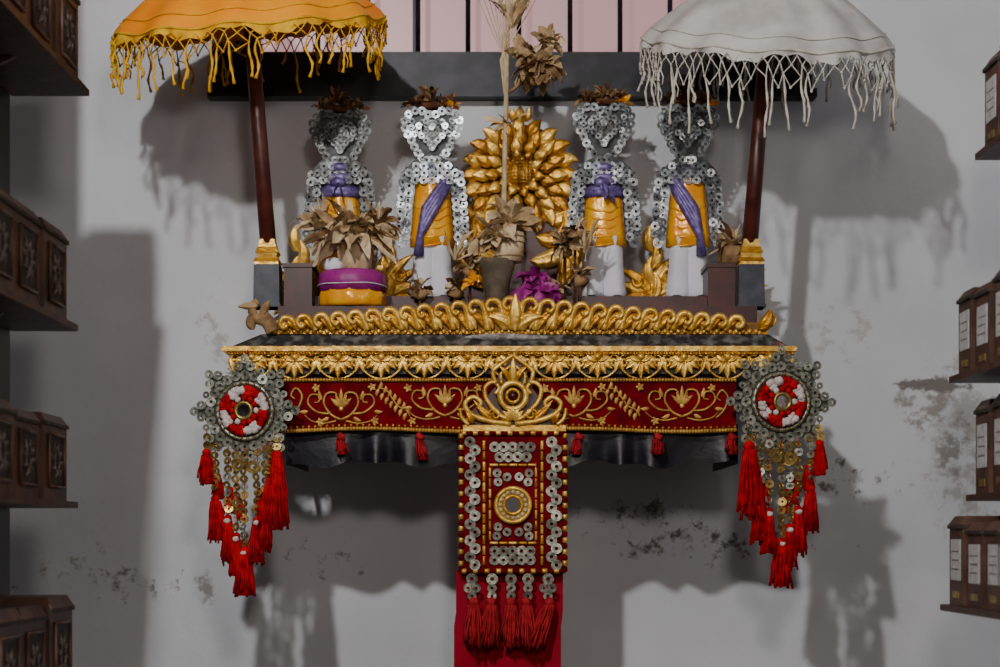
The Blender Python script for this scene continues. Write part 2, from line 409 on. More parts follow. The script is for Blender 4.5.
for px,d in((286,1),(738,-1)):
    p=[W(px,424,-.415),W(px,464,-.415)]; b.add([p[0],p[1],(p[1].x,-.02,p[1].z),(p[0].x,-.02,p[0].z)],[(0,1,2,3)],BLACKC)
skirt=b.done()
b=B('skirt_knots')
for px in(340,419,578,657,731):
    p=W(px,433,-.437); u=S(-.437); b.tassel(p,(26 if px==419 else 20)*u,5.5*u,REDP,14,random.uniform(-.2,.2)); b.ball((p.x+.003,p.y-.004,p.z-.009),3.8*u,REDP,8,6,(1.2,1,.8),.2)
stas=b.done()
group('altar_shelf',[altar_body,val,skirt,stas],(0,-.2,zt))

# ---------------------------------------------------------------- centre crown ornament + hanging panel
b=B('crown_carving'); y=-.447; s=S(y); cx=513
b.pbox(463,566,425,431,y-.006,-.425,GOLDP)
poly=[]
for (px,py) in((474,425),(470,412),(484,400),(494,388),(501,368),(513,358),(525,368),(532,388),(542,400),(556,412),(552,425)):
    p=W(px,py,y); poly.append((p.x,p.z))
b.prism(poly[::-1],y+.004,-.425,MAROON)
b.ring(W(cx,396,y-.008),13*s,3*s,GOLDP,24,8); b.ring(W(cx,396,y-.010),6.5*s,2*s,GOLD,16,6); b.ball(W(cx,396,y-.009),4*s,MAROON,8,6)
for d in(-1,1):
    for pts,r in(([(cx+d*2,424),(cx+d*24,421),(cx+d*42,414),(cx+d*48,404),(cx+d*40,397),(cx+d*32,402),(cx+d*35,409)],.0052),
                 ([(cx+d*44,425),(cx+d*51,418),(cx+d*53,408)],.004),
                 ([(cx+d*4,422),(cx+d*16,412),(cx+d*26,400),(cx+d*28,388),(cx+d*20,382),(cx+d*14,388),(cx+d*18,394)],.0046),
                 ([(cx+d*17,384),(cx+d*20,372),(cx+d*12,364),(cx+d*4,358),(cx,355)],.0042),
                 ([(cx+d*11,384),(cx+d*12,374),(cx+d*5,368),(cx,364)],.003)):
        b.curve([W(a,c,y-.006) for a,c in pts],r,GOLDP)
    b.petal(W(cx+d*12,423,y-.001),pi/2-d*1.1,36*s,9*s,.009,GOLD,d*.5)
    b.petal(W(cx+d*40,424,y-.003),pi/2-d*.2,14*s,8*s,.009,GOLD,-d*.8)
    b.scroll(W(cx+d*18,415,y-.006),8*s,1.4,d,-pi/2,.0036,GOLD)
    b.petal(W(cx+d*3,382,y-.005),pi/2-d*.25,20*s,7*s,.009,GOLD,-d*.9)
for k in range(7): b.petal(W(cx,420,y-.006),pi/2+(k-3)*.42,14*s,6*s,.008,GOLDP,0)
b.petal(W(cx,384,y-.008),pi/2,26*s,8*s,.010,GOLDP)
crown=b.done()

b=B('coin_panel'); y=-.446; s=S(y)
b.pbox(460,566,431,573,y,y+.018,REDV)
def bamboo(p0,p1,n,r):
    for i in range(n):
        a=(i+.06)/n; c=(i+.94)/n; P=Vector(p0).lerp(Vector(p1),a); Q=Vector(p0).lerp(Vector(p1),c)
        b.tube([P,P.lerp(Q,.1),P.lerp(Q,.9),Q],[r*.8,r,r,r*.8],GOLDP if i%2==0 else (REDV if n>14 else GOLD),8)
yy=y-.003
bamboo(W(461,433,yy),W(461,572,yy),24,2.6*s); bamboo(W(565,433,yy),W(565,572,yy),24,2.6*s)
bamboo(W(461,433,yy),W(565,433,yy),18,2.6*s); bamboo(W(461,571,yy),W(565,571,yy),18,2.6*s)
bamboo(W(484,440,yy),W(484,566,yy),12,1.7*s); bamboo(W(542,440,yy),W(542,566,yy),12,1.7*s)
bamboo(W(489,465,yy),W(537,465,yy),5,1.5*s); bamboo(W(489,543,yy),W(537,543,yy),5,1.5*s)
bamboo(W(490,467,yy),W(490,541,yy),7,1.3*s); bamboo(W(536,467,yy),W(536,541,yy),7,1.3*s)
yc=y-.003
for side in(472.5,554):
    k=0; py=442
    while py<567:
        b.coin(W(side+(2.5 if k%2 else -2.5),py,yc-.002*(k%2)),5.5*s,COIN); py+=8.2; k+=1
for row,xs in {447:(493,502,511,520,529),457:(498,507,516,525),551:(493,502,511,520,529),560:(493,502,511,520,529)}.items():
    for i,x in enumerate(xs): b.coin(W(x+1.5,row,yc-.001*(i%2)),5.2*s,COIN)
for x,yy2 in((497,473),(507,477),(519,477),(529,473),(497,536),(507,532),(519,532),(529,536),(498,482),(528,482),(498,527),(528,527)):
    b.coin(W(x,yy2,yc),4.4*s,COIN)
b.disc(W(513,505,yc),18*s,.003,BRASS,28); b.ring(W(513,505,yc-.004),17*s,2.2*s,GOLDP)
for k in range(16):
    a=2*pi*k/16; b.ball(W(513+13*math.cos(a),505+13*math.sin(a),yc-.004),2.0*s,CREAM,6,5)
b.ring(W(513,505,yc-.005),9*s,1.8*s,GOLD); b.disc(W(513,505,yc-.003),8*s,.003,MIRR)
for x,d in((472,-1),(492,0),(511,0),(528,0),(548,1)):
    b.coin(W(x,579,yc),5.8*s,COIN)
    for dx in((-4,4) if d else (0,)): b.coin(W(x+dx,588,yc-.001),4.6*s,COIN)
    b.coin(W(x,596,yc-.002),4.6*s,COIN)
    b.tube([W(x,571,yc+.002),W(x,602,yc+.002)],.0012,REDP,5)
for x,l,le in((474,46,.0),(491,46,-.06),(511,48,.0),(526,48,.05),(549,48,-.3)):
    b.tassel(W(x,598,yc-.003),l*s,8.5*s,REDP,24,le)
panel=b.done()
b=B('red_hanging_strip'); vs=[];fs=[]; N=30
for r in range(13):
    py=570+r*14
    for i in range(N+1):
        px=456+107*i/N-(2 if r>3 else 0); vs.append(W(px,py,-.425-.006*math.sin(i*.42+.12*r)*min(1,r/4)))
for r in range(12):
    for i in range(N): k=r*(N+1)+i; fs.append((k,k+1,k+N+2,k+N+1))
b.add(vs,fs,mat('red_cotton_strip',(.34,.004,.02),.8,0,(.25,.003,.013),10,.2,40,spec=.15))
strip=b.done()
group('hanging_altar_banner',[crown,panel,strip],tuple(W(513,430,-.44)))

# ---------------------------------------------------------------- star coin ornaments
def star(cx,cy,yaw,mir):
    b=B('star_coin_ornament'); y=-.462; s=S(y); c=W(cx,cy,y)
    b.M=Matrix.Translation(c)@Matrix.Rotation(yaw,4,'Z')@Matrix.Translation(-c)
    poly=[]
    for k in range(32):
        a=2*pi*k/32; r=(53 if k%4==0 else (43 if k%2==1 else 37))*s
        poly.append((c.x+r*math.cos(a),c.z+r*math.sin(a)))
    b.prism(poly,y+.002,y+.008,PEWT)
    for k in range(24):
        a=2*pi*k/24; b.coin(c+Vector((36*s*math.cos(a),-.001*(k%2),36*s*math.sin(a))),5.0*s,COIN)
    b.ring(c+Vector((0,-.001,0)),28*s,2.4*s,COIN,40,6)
    for k in range(26):
        a=2*pi*k/26; b.ball(c+Vector((28*s*math.cos(a),-.005,28*s*math.sin(a))),1.6*s,BRASS,6,4)
    for k in range(8):
        a=2*pi*k/8
        b.coin(c+Vector((52*s*math.cos(a),-.002,52*s*math.sin(a))),4.6*s,COIN)
        for d in(-.135,.135):
            b.coin(c+Vector((45*s*math.cos(a+d),-.003,45*s*math.sin(a+d))),4.6*s,COIN)
        a+=pi/8; b.coin(c+Vector((43*s*math.cos(a),-.001,43*s*math.sin(a))),3.6*s,COIN)
    b.disc(c+Vector((0,-.001,0)),26*s,.003,MAROON)
    for k in range(16):
        a=2*pi*k/16+.2; m=RED if (k//2)%2 else WHT
        rrs=((22,4.4),(17.5,4.0)) if k%2 else ((20.5,5.0),)
        for rr,sz in rrs:
            for da in(-.08,.08):
                b.ball(c+Vector((rr*s*math.cos(a+da),-.008+random.uniform(-.002,.002),rr*s*math.sin(a+da))),sz*.85*s,m,7,6,(1,.8,1),.25)
    for k in range(12):
        a=2*pi*k/12; b.ball(c+Vector((12.5*s*math.cos(a),-.009,12.5*s*math.sin(a))),3.2*s,WHT if k%4==0 else RED,8,6,(1,.8,1),.15)
    b.ring(c+Vector((0,-.011,0)),8*s,2*s,BRASS,20,6); b.disc(c+Vector((0,-.008,0)),7.5*s,.003,MIRR)
    b.tube([c+Vector((0,.004,48*s)),c+Vector((0,.02,62*s))],.0016,RED,5)
    strands=[(-39,26,12,34,7.5),(-30,36,48,46,7.5),(-17,42,62,48,7),(-8,44,78,44,6.5),(0,44,92,48,9),(13,42,64,46,7),(22,38,50,52,7.5),(33,28,12,74,10),(26,36,30,50,7.5)]
    for (dx,y0,cl,tl,R) in strands:
        dx*=mir
        p=c+Vector((dx*s,-.002,-y0*s))
        k=0; d=0
        b.tube([p+Vector((0,0,6*s)),p+Vector((0,0,-(cl+4)*s))],.0011,RED,5)
        while d<cl:
            b.coin(p+Vector((random.uniform(-1.2,1.2)*s,-.002-.0015*(k%2),-d*s)),4.3*s,BRASS if random.random()<.75 else COIN,.6); d+=8; k+=1
        b.tassel(p+Vector((0,-.002,-cl*s)),tl*s,R*s,RED,26,random.uniform(-.05,.05))
        if R<8 and cl>25: b.tassel(p+Vector((2*mir*s,.004,-(cl*.55)*s)),tl*.55*s,R*.7*s,RED,14,random.uniform(-.1,.1))
        if cl>55: b.ball(p+Vector((0,-.008,-(cl+6)*s)),3.6*s,WHT,8,6,(1,.9,.8),.15)
    b.coin(c+Vector((-6*s,-.006,-54*s)),7*s,BRASS); b.coin(c+Vector((9*s,-.006,-56*s)),7*s,BRASS)
    return b.done()
star(245,411,-.12,1); star(781,402,.12,-1)

# ---------------------------------------------------------------- umbrellas
def umbrella(name,base,top,cx,cy,roll,cloth,fringe,R,tilt,trimcol,fl):
    y=-.335; s=S(y)
    b=B(name)
    P0=W(base[0],base[1],y); P1=W(top[0],top[1],y)
    ax=(P1-P0)
    b.tube([P0+ax*-.02,P0+ax*.5,P0+ax*1.25],[8.2*s,7.6*s,7*s],POLE,16)
    bx=P0.x; zb=zt
    def sq(w0,w1,z0,z1,m):
        vs=[(bx+sx*w,y+sy*w,z) for (w,z) in((w0,z0),(w1,z1)) for sx,sy in((-1,-1),(1,-1),(1,1),(-1,1))]
        b.add(vs,[(0,1,5,4),(1,2,6,5),(2,3,7,6),(3,0,4,7),(0,3,2,1),(4,5,6,7)],m,False)
    zc=P0.z; u=s
    sq(13*u,12.5*u,zb-.0,zc-24*u,BLUEB); sq(14*u,14*u,zb,zb+3*u,BLUEB)
    sq(12*u,12*u,zc-24*u,zc-21*u,GOLDP); sq(13*u,11*u,zc-21*u,zc-17*u,GOLD)
    sq(9.5*u,10.5*u,zc-17*u,zc-12*u,GOLDP); sq(11.5*u,9*u,zc-12*u,zc-6*u,GOLD); sq(9*u,7*u,zc-6*u,zc+2*u,GOLDP)
    c=W(cx,cy,y)
    M=Matrix.Translation(c)@Matrix.Rotation(roll,4,'Y')@Matrix.Rotation(tilt,4,'X')
    n=96; ribs=12; prof=[(1,0),(.97,.05),(.88,.13),(.75,.23),(.6,.34),(.42,.46),(.24,.57),(.1,.65),(.03,.69)]
    R*=s; vs=[];fs=[]
    def rp(r,h,a,off=0):
        sag=(.5-.5*math.cos(ribs*a))
        return M@Vector(((r-off)*R*(1-.04*sag*r)*math.cos(a),(r-off)*R*(1-.04*sag*r)*math.sin(a),R*(h-.03*sag*r)))
    for off in(0,.012):
        for(r,h) in prof:
            for i in range(n): vs.append(rp(r,h-off,2*pi*i/n,0))
    K=len(prof)
    for L in(0,1):
        for j in range(K-1):
            for i in range(n):
                q=L*K*n; f=(q+j*n+i,q+j*n+(i+1)%n,q+(j+1)*n+(i+1)%n,q+(j+1)*n+i); fs.append(f if L==0 else f[::-1])
    b.add(vs,fs,cloth)
    b.ball(M@Vector((0,0,R*.71)),.02,GOLD,10,8)
    hub=M@Vector((0,0,R*.16))
    for k in range(ribs):
        a=2*pi*k/ribs
        b.tube([rp(.03,.66,a),rp(.5,.39,a),rp(.985,-.005,a)],.0022,POLE,5); b.tube([hub,rp(.5,.37,a)],.002,POLE,5)
    b.loft([((hub.x,hub.y,hub.z-.015),.018,.018),((hub.x,hub.y,hub.z+.015),.018,.018)],POLE,12)
    for rr,hh,th in((1.0,.004,.0026),(.93,.095,.0012)):
        pts=[rp(rr,hh,2*pi*i/n) for i in range(n+1)]; b.tube(pts,th,fringe,5,False)
    vs=[];fs=[]; n2=192
    for j in range(3):
        for i in range(n2):
            a=2*pi*i/n2; p=rp(1.0+.012*j*math.sin(i*.9),0,a); p.z-=j*.5*(.014+.006*math.sin(9*a)+.004*math.sin(31*a)); vs.append(p)
    for j in range(2):
        for i in range(n2): fs.append((j*n2+i,j*n2+(i+1)%n2,(j+1)*n2+(i+1)%n2,(j+1)*n2+i))
    b.add(vs,fs,trimcol)
    nf=72; r1=random.Random(3)
    offs=[(r1.uniform(-.4,.4),r1.uniform(-.009,.008)) for _ in range(nf)]
    def hang(i,dz):
        p=rp(1.005,0,2*pi*(i%nf)/nf); p.z-=dz; return p
    for i in range(nf):
        z1=.020*fl+r1.uniform(-.004,.004)
        A=hang(i,.008); C=hang(i+.5,z1); D=hang(i+1,.008)
        b.tube([A,C],.0013,fringe,4); b.tube([D,C],.0013,fringe,4); b.ball(C,.0028,fringe,6,4)
        o=offs[(i+1)%nf]; E=hang(i+1+o[0],.038*fl+o[1])
        o=offs[i]; E0=hang(i+o[0],.038*fl+o[1])
        b.tube([C,E],.0013,fringe,4); b.tube([C,E0],.0013,fringe,4); b.ball(E,.0028,fringe,6,4)
        if r1.random()<.35*fl: 
            G=hang(i+1.4,.056*fl); b.tube([E,G],.0013,fringe,4); b.tube([hang(i+2+offs[(i+2)%nf][0],.038*fl+offs[(i+2)%nf][1]),G],.0013,fringe,4); b.ball(G,.003,fringe,6,4)
        if r1.random()<.6:
            l=r1.uniform(.02,.10)*fl; pts=[]; ph=r1.uniform(0,6); am=r1.uniform(.001,.005); dx=r1.uniform(-.012,.012)
            for k in range(7):
                pts.append(E+Vector((am*math.sin(k*1.3+ph)-am*math.sin(ph)+dx*k/6,r1.uniform(-.002,.002),-l*k/6)))
            b.tube(pts,[.0014,.0018,.0030,.0016,.0032,.0018,.0038],fringe,5)
            if r1.random()<.5:
                b.tube([pts[2],pts[2]+Vector((.006,0,-.015)),pts[2]+Vector((.004,0,-.03))],.0014,fringe,4)
    return b.done()
umbrella('ceremonial_umbrella',(268,242),(251,28),249,27,-.075,SAFF,YELF,137,.26,YELF,.95)
umbrella('ceremonial_umbrella',(750,242),(765,58),767,42,.03,UMBW,WHF,126,.34,UMBW,1.25)

# ---------------------------------------------------------------- coin effigies
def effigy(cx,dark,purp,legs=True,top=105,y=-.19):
    b=B('coin_effigy'); s=S(y); CM=COIND if dark else COINF
    def P(dx,py,dy=0): return W(cx+dx,py,y+dy)
    off=top-105
    zf=zs_top
    if legs:
        for d in(-1,1):
            secs=[]
            for (py,hx,rx,ry) in((297,10,11.5,10),(292,10,12,10),(280,9.5,11,9.5),(266,8.5,10.5,10),(252,7.5,11,11),(238,5.5,12.5,12)):
                p=P(d*hx,py); secs.append(((p.x,p.y,p.z),rx*s,ry*s))
            secs[0]=((secs[0][0][0],secs[0][0][1],zf+.006),secs[0][1],secs[0][2])
            b.loft(secs,WHITEC,30,.035,5,ph=d)
            p=P(d*11,299); b.ball((p.x+d*.003,p.y-.012,zf+.007),8*s,BLACKW,10,6,(.9,1.7,.42))
    secs=[]
    for(py,rx,ry) in((247,22,13),(235,21.5,13),(220,20,12.5),(205,19,12),(190,17,11),(176,17,10),(168,12,9)):
        p=P(0,py); secs.append(((p.x,p.y,p.z),rx*s,ry*s))
    b.loft(secs,GOLDC,36,.03,7)
    for k in range(5):
        b.tube([P(-20+2*k,206+k*8,-.012),P(-8,210+k*9,-.0265),P(6,212+k*8,-.0265),P(20,204+k*9,-.012)],[.0008,.0022,.0022,.0008],GOLDC,6)
    if not legs:
        p=P(0,240); b.loft([((p.x,p.y,zf),24*s,14*s),((p.x,p.y,p.z),20*s,13*s)],GOLDC,24,.05,8)
    if purp=='h':
        for k,py in enumerate((196,190,184,178,171)):
            secs=[]
            for q,rr in((4,0),(1.5,1.0),(-1.5,1.0),(-4,0)):
                p=P(0,py+q+(2 if k%2 else -1)); secs.append(((p.x,p.y,p.z),(20.5+rr-.8*k)*s,(14+rr)*s))
            b.loft(secs,PURP,28,.03,6,ph=k)
        b.ball(P(-2,182,-.029),6*s,PURP,8,6,(1.4,.6,.9),.15); b.leaf(P(-2,182,-.034),(.25,-.1,-1),26*s,9*s,.1,PURP); b.leaf(P(0,182,-.034),(-.3,-.1,-1),20*s,8*s,.1,PURP)
    else:
        d=1 if purp=='d' else -1
        for o in(-5,-1,3,7):
            b.tube([P(d*19,172+o,-.01),P(d*12,186+o,-.022),P(d*3,200+o*1.3,-.031),P(-d*7,216+o*1.6,-.031),P(-d*12,236,-.030),P(-d*(13+o*.5),256,-.027)],[3*s,4*s,4*s,4*s,3.6*s,2.4*s],PURP,8)
        for py in(171,177):
            p=P(0,py); b.loft([((p.x,p.y,p.z-3*s),17*s,12*s),((p.x,p.y,p.z+3*s),17*s,12*s)],PURP,28,.03,7)
    b.prism([(P(a,c).x,P(a,c).z) for a,c in((-20,184),(20,184),(27,172),(18,163),(8,158),(7,150+off),(-7,150+off),(-8,158),(-18,163),(-27,172))],y-.020,y+.008,CBACK)
    for py,n,w in((180,5,17),(173,7,23),(166,5,16)):
        for i in range(n): b.coin(P(-w+2*w*i/(n-1),py,-.026-.002*(i%2)),4.2*s,CM,.12)
    for dx in(-5,0,5): b.coin(P(dx,160,-.024-.002*(dx==0)),4.0*s,CM,.12)
    # head: flat openwork silhouette of coins, broad two-lobed brow narrowing to the chin, raised heart-shaped mask loop
    out=[(-4,157.5),(-9.5,154),(-14,149),(-17.5,143),(-20.5,136.5),(-24,130.5),(-27,124),(-27.5,116.5),(-23.5,110.5),(-17,107),(-10,107),(-4,110.5)]
    full=out+[(-a,c) for a,c in out[::-1]]
    b.prism([(P(a*.96,c+off).x,P(a*.96,c+off).z) for a,c in full],y-.012,y+.014,CBACK)
    for i,(a,c) in enumerate(full): b.coin(P(a,c+off,-.016-.0025*(i%2)),4.2*s,CM,.08)
    fil=[(-20,117),(-20.5,123.5),(-17.5,130)]
    for a,c in fil+[(-a,c) for a,c in fil]: b.coin(P(a,c+off,-.0165),3.2*s,CM,.08)
    NH=22
    for k in range(NH):
        t=2*pi*k/NH; hx=13.6*math.sin(t)**3; hz=.92*(13*math.cos(t)-5*math.cos(2*t)-2*math.cos(3*t)-math.cos(4*t))
        b.coin(P(hx,128+off-hz,-.022-.0025*(k%2)),3.3*s,CM,.1,12)
    for (dx,py) in((0,124),(0,130),(0,136),(-5.6,121),(5.6,121),(-5.8,127),(5.8,127),(-4,133),(4,133)):
        b.coin(P(dx,py+off,-.018-.0015*(dx==0)),2.9*s,COIND if not dark else CM,.05,12)
    for d in(-1,1):
        for col,(dx0,dx1) in enumerate(((21,26),(28,34))):
            for k in range(10 if col==0 else 9):
                u=k/9; b.coin(P(d*(dx0+(dx1-dx0)*u**.7),171+u*66+col*4,-.016-.004*(k%2)),4.3*s,CM,.12)
        b.tube([P(d*22,168,-.006),P(d*28,190,-.006),P(d*31,232,-.006)],[4*s,6*s,4.5*s],CBACK,8)
        b.coin(P(d*30,243,-.018),5.2*s,CM,.1)
    c0=P(0,103+off)
    b.ball((c0.x,c0.y,c0.z+.002),8*s,DRYD,10,7,(2.2,.9,.5),.2)
    for dx in(-18,-9,0,9,18):
        b.cluster(P(dx,102+off-(4 if dx==0 else 0)),24,(17 if dx==0 else 12)*s,4.5*s,[DRYD,DRYD,DRY,DRY],.4,.9,.8,1.0)
    if not dark:
        b.cluster(P(20,104+off,-.01),5,12*s,6*s,[GOLDC],.1,.4,1.2)
    return b.done()
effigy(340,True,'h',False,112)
effigy(432,False,'d',True,109)
effigy(604,False,'h',True,105)
effigy(688,False,'e',True,106)

# ---------------------------------------------------------------- gold sunburst
b=B('gilded_sunburst_carving'); y=-.09; s=S(y); c=W(520,177,y)
b.disc(c+Vector((0,.006,0)),52*s,.012,GOLDK,36)
for k in range(20):   # outer ring of broad curled leaves, alternating direction
    a=2*pi*k/20; e=Vector((math.cos(a),0,math.sin(a))); t=Vector((-math.sin(a),0,math.cos(a)))
    sg=1 if e.x>0 else -1
    b.petal(c+e*(36*s)+Vector((0,-.004,0)),a+.35*sg,25*s,15*s,.014,GOLDP if k%2 else GOLD,-1.1*sg,8,6,.9)
    b.scroll(c+e*(52*s)+Vector((0,-.010,0)),5.5*s,1.3,-sg,a+pi,.003,GOLDP,14)
for ringi,(n,r0,L,w,dy) in enumerate(((16,28,20,13,-.016),(13,20,16,12,-.026),(10,12,12,10,-.034))):
    for k in range(n):
        a=2*pi*k/n+ringi*.25
        b.petal(c+Vector((r0*s*math.cos(a),dy,r0*s*math.sin(a))),a,L*s,w*s,.012,GOLD if (k+ringi)%2 else GOLDP,0,8,6,.8)
b.ring(c+Vector((0,-.034,0)),15*s,2.4*s,GOLDP,28,6)
b.ball(c+Vector((0,-.038,0)),13*s,GOLD,20,12,(1,.45,1))
for k in range(-3,4):
    hw=math.sqrt(max(0,1-(k/4)**2))*13
    b.tube([c+Vector((k*3.2*s,-.046,-hw*s)),c+Vector((k*3.2*s,-.052,0)),c+Vector((k*3.2*s,-.046,hw*s))],.0012,GOLDP,5)
    b.tube([c+Vector((-hw*s,-.046,k*3.2*s)),c+Vector((0,-.052,k*3.2*s)),c+Vector((hw*s,-.046,k*3.2*s))],.0012,GOLDP,5)
for d in(-1,1):
    b.petal(c+Vector((d*4*s,-.012,54*s)),pi/2-d*.7,15*s,9*s,.010,GOLDP,d*.9)
    for j,(dx,dz,a,L) in enumerate(((26,-42,-.2,38),(16,-60,-.35,46),(10,-84,-.1,56),(30,-70,.5,40),(44,-95,.6,40),(38,-112,.9,44))):
        b.petal(c+Vector((d*dx*s,-.002*j,dz*s)),(pi/2-d*(pi/2-a)) ,L*s,18*s,.016,GOLD if j%2 else GOLDP,d*1.6)
    b.scroll(c+Vector((d*54*s,-.01,-78*s)),15*s,1.5,-d,-pi/2,.006,GOLDP); b.scroll(c+Vector((d*50*s,-.01,-58*s)),10*s,1.5,-d,-pi/2,.005,GOLD)
b.petal(c+Vector((0,-.014,52*s)),pi/2,17*s,11*s,.012,GOLDP)
zz=zs_top
b.prism([(c.x-60*s,zz),(c.x+60*s,zz),(c.x+52*s,c.z-60*s),(c.x+30*s,c.z-30*s),(c.x-30*s,c.z-30*s),(c.x-52*s,c.z-60*s)],y+.002,y+.02,MAROON)
b.done()
for (cx,py,dd) in((386,292,-1),(652,296,1),(300,292,-1),(728,292,1)):
    b=B('gilded_foliage_carving'); y=-.12; s=S(y); c=W(cx,py,y); c.z=zs_top
    for j in range(9):
        a=pi/2+(j-4)*.33; b.petal(c+Vector(((j-4)*3*s,-.003*(j%3),2*s)),a,(62-5*abs(j-4))*s,13*s,.014,GOLD if j%2 else GOLDP,(1.2 if j>4 else -1.2))
    for j in range(4):
        b.petal(c+Vector((0,-.012,(6+j*16)*s)),pi/2+(.6 if j%2 else -.6),30*s,12*s,.012,GOLDP,-1.3 if j%2 else 1.3)
    b.scroll(c+Vector((14*s,-.012,30*s)),10*s,1.4,-1,-pi/2,.005,GOLDP); b.scroll(c+Vector((-14*s,-.012,24*s)),10*s,1.4,1,-pi/2,.005,GOLD)
    b.prism([(c.x-24*s,c.z),(c.x+24*s,c.z),(c.x+14*s,c.z+34*s),(c.x-14*s,c.z+34*s)],y+.002,y+.014,MAROON)
    b.done()

# ---------------------------------------------------------------- offerings
b=B('offering_bowl'); y=-.335; s=S(y); x=W(352,0,y).x
def zz(py): return W(352,py,y).z
Z=zt
b.loft([((x,y,Z),31*s,28*s),((x,y,Z+.006),33*s,30*s),((x,y,zz(297)),33*s,30*s),((x,y,zz(292)),32*s,29*s)],GOLDC,40,.03,11)
b.loft([((x,y,zz(293)),33*s,30*s),((x,y,zz(284)),34*s,31*s),((x,y,zz(275)),33*s,30*s),((x,y,zz(272)),28*s,26*s)],MAG,36,.015,9)
b.tube([(x+34.5*s*math.cos(a*pi/12),y+31.5*s*math.sin(a*pi/12),zz(287)+.001*math.sin(a)) for a in range(25)],.001,WHITEC,5)
b.loft([((x+3*s,y,zz(273)),16*s,15*s),((x+3*s,y,zz(258)),17*s,16*s),((x+3*s,y,zz(244)),19*s,18*s)],DRYL,24,.03,6)
b.ball((x-18*s,y-.02,zz(267)),10*s,WHITEC,12,8,(1,.8,.8))
c=(x,y,zz(238))
b.cluster(c,64,46*s,12*s,[DRYL,DRYM,DRYL],.15,1.4,.5,1.25)
b.cluster((x+14*s,y,zz(236)),40,32*s,13*s,[DRYL,DRYM],.1,1.3,.9,1.2)
b.cluster((x-30*s,y,zz(230)),30,28*s,9*s,[DRYL,DRYM],.4,.9)
b.cluster((x+26*s,y,zz(226)),24,26*s,9*s,[DRYL,DRYM,DRY],.2,1.1,.8)
for k in range(8): b.tube([(x-20*s,y,zz(240)),(x-(28+k*3)*s,y,zz(215)),(x-(30+k*5)*s,y+.01,zz(192+k*5))],.0012,DRYL,4)
b.done()
b=B('clay_pot_with_dried_petals'); y=-.33; s=S(y)
x=W(497,0,y).x; z=lambda py:W(0,py,y).z
b.loft([((x,y,zt),11*s,11*s),((x,y,z(285)),13*s,13*s),((x,y,z(268)),17*s,17*s),((x,y,z(262)),19*s,19*s),((x,y,z(260)),17*s,17*s)],mat('charred_clay_pot',(.09,.068,.045),.8,0,(.17,.13,.09),30,.3),28)
x2=W(509,0,y).x
b.loft([((x2,y,z(262)),14*s,14*s),((x2,y,z(248)),15*s,14*s),((x2,y,z(233)),15*s,14*s)],DRYL,28,.03,12)
for py in(237,243,257): b.tube([(x2+15.6*s*math.cos(a*pi/12),y+14.8*s*math.sin(a*pi/12),z(py)) for a in range(25)],.0014,DRYM,5)
b.cluster((x2,y,z(226)),50,30*s,11*s,[DRYL,DRYM,DRYL],.3,1.1,.6,1.1)
b.cluster((x2-14*s,y,z(240)),38,28*s,13*s,[DRYL,DRYM],.0,1.2,.8,1.4)
pot=b.done()
b=B('penjor_incense_stick'); y=-.262; s=S(y); z=lambda py:W(0,py,y).z
q=W(503,250,y); b.tube([(q.x,y,zs_top-.002),q,W(505,150,y),W(507,60,y),W(509,-40,y)],[3*s,3*s,2.6*s,2.2*s,1.6*s],CREAM,8)
for k in range(13):
    u=k/12; b.tube([W(507,120,y-.004),W(503-18*math.sin(u*3-1.5)*.5+(u-.5)*14,60,y-.006),W(507+(u-.5)*58,0-10*math.cos((u-.5)*3),y-.004)],.0009,CREAM if k%2 else DRYL,4)
c=W(537,72,y-.01); b.cluster(c,80,26*s,12*s,[DRY,DRYM,DRYM],.1,1.6,.6,1.1); b.ball(c,13*s,DRY,10,7,(1,.8,1),.2)
b.cluster(W(548,48,y),28,20*s,9*s,[DRYM,DRYL],.4,1.2,.6,1); b.cluster(W(524,56,y),24,20*s,8*s,[DRYM,DRY],.4,1.2,.6,1)
b.tube([W(506,95,y),W(520,84,y),c],.003,DRY,6)
b.cluster(W(512,30,y),36,34*s,7*s,[DRYL,DRYM],.9,.5,.4,.7)
b.cluster(W(506,125,y),12,24*s,5*s,[DRYL,GOLDC],-.5,.6,.6,.8)
b.done()
b=B('magenta_cloth_bundle'); y=-.325; s=S(y); c=W(533,276,y)
secs=[]
for k,(h,r) in enumerate(((0,17),(6,21),(12,20),(18,16),(23,11),(28,9),(32,11))): secs.append(((c.x+random.uniform(-1.5,1.5)*s,y,zt+h*s),r*s*1.15,r*s*.8))
b.loft(secs,MAG,44,.10,9); b.cluster((c.x,y,zt+28*s),14,18*s,14*s,[MAG],.2,1.4,.7,1.3); b.cluster((c.x+6*s,y-.01,zt+14*s),14,20*s,15*s,[MAG],-.1,1.4,.9,1.3); mg=b.done()
b=B('dried_flowers'); y=-.31; s=S(y)
for(px,py,n,L) in((565,248,44,22),(557,290,22,16),(580,277,24,18),(470,268,28,20),(455,288,18,16),(420,290,18,16),(575,232,16,18)):
    c=W(px,py,y); b.cluster(c,n,L*s,6.5*s,[DRYL,DRYM,DRYM,DRYD],.2,1.1,.5,1.1); b.ball((c.x,c.y,c.z-4*s),7*s,DRY,8,6,(1.2,.9,.9),.2)
    b.tube([c,(c.x,c.y,zt)],.003,DRYD,6)
b.cluster(W(474,285,y-.01),16,15*s,9*s,[GOLDC],.2,1); b.cluster(W(455,262,y),14,30*s,3*s,[DRYL],.8,.3); b.cluster(W(585,255,y),18,34*s,3*s,[DRYL,DRYM],.7,.3)
fl=b.done()
group('centre_offering_arrangement',[pot,mg,fl],tuple(W(510,290,-.32)))
b=B('dried_flower_offering'); y=-.25; s=S(y); c=W(732,248,y)
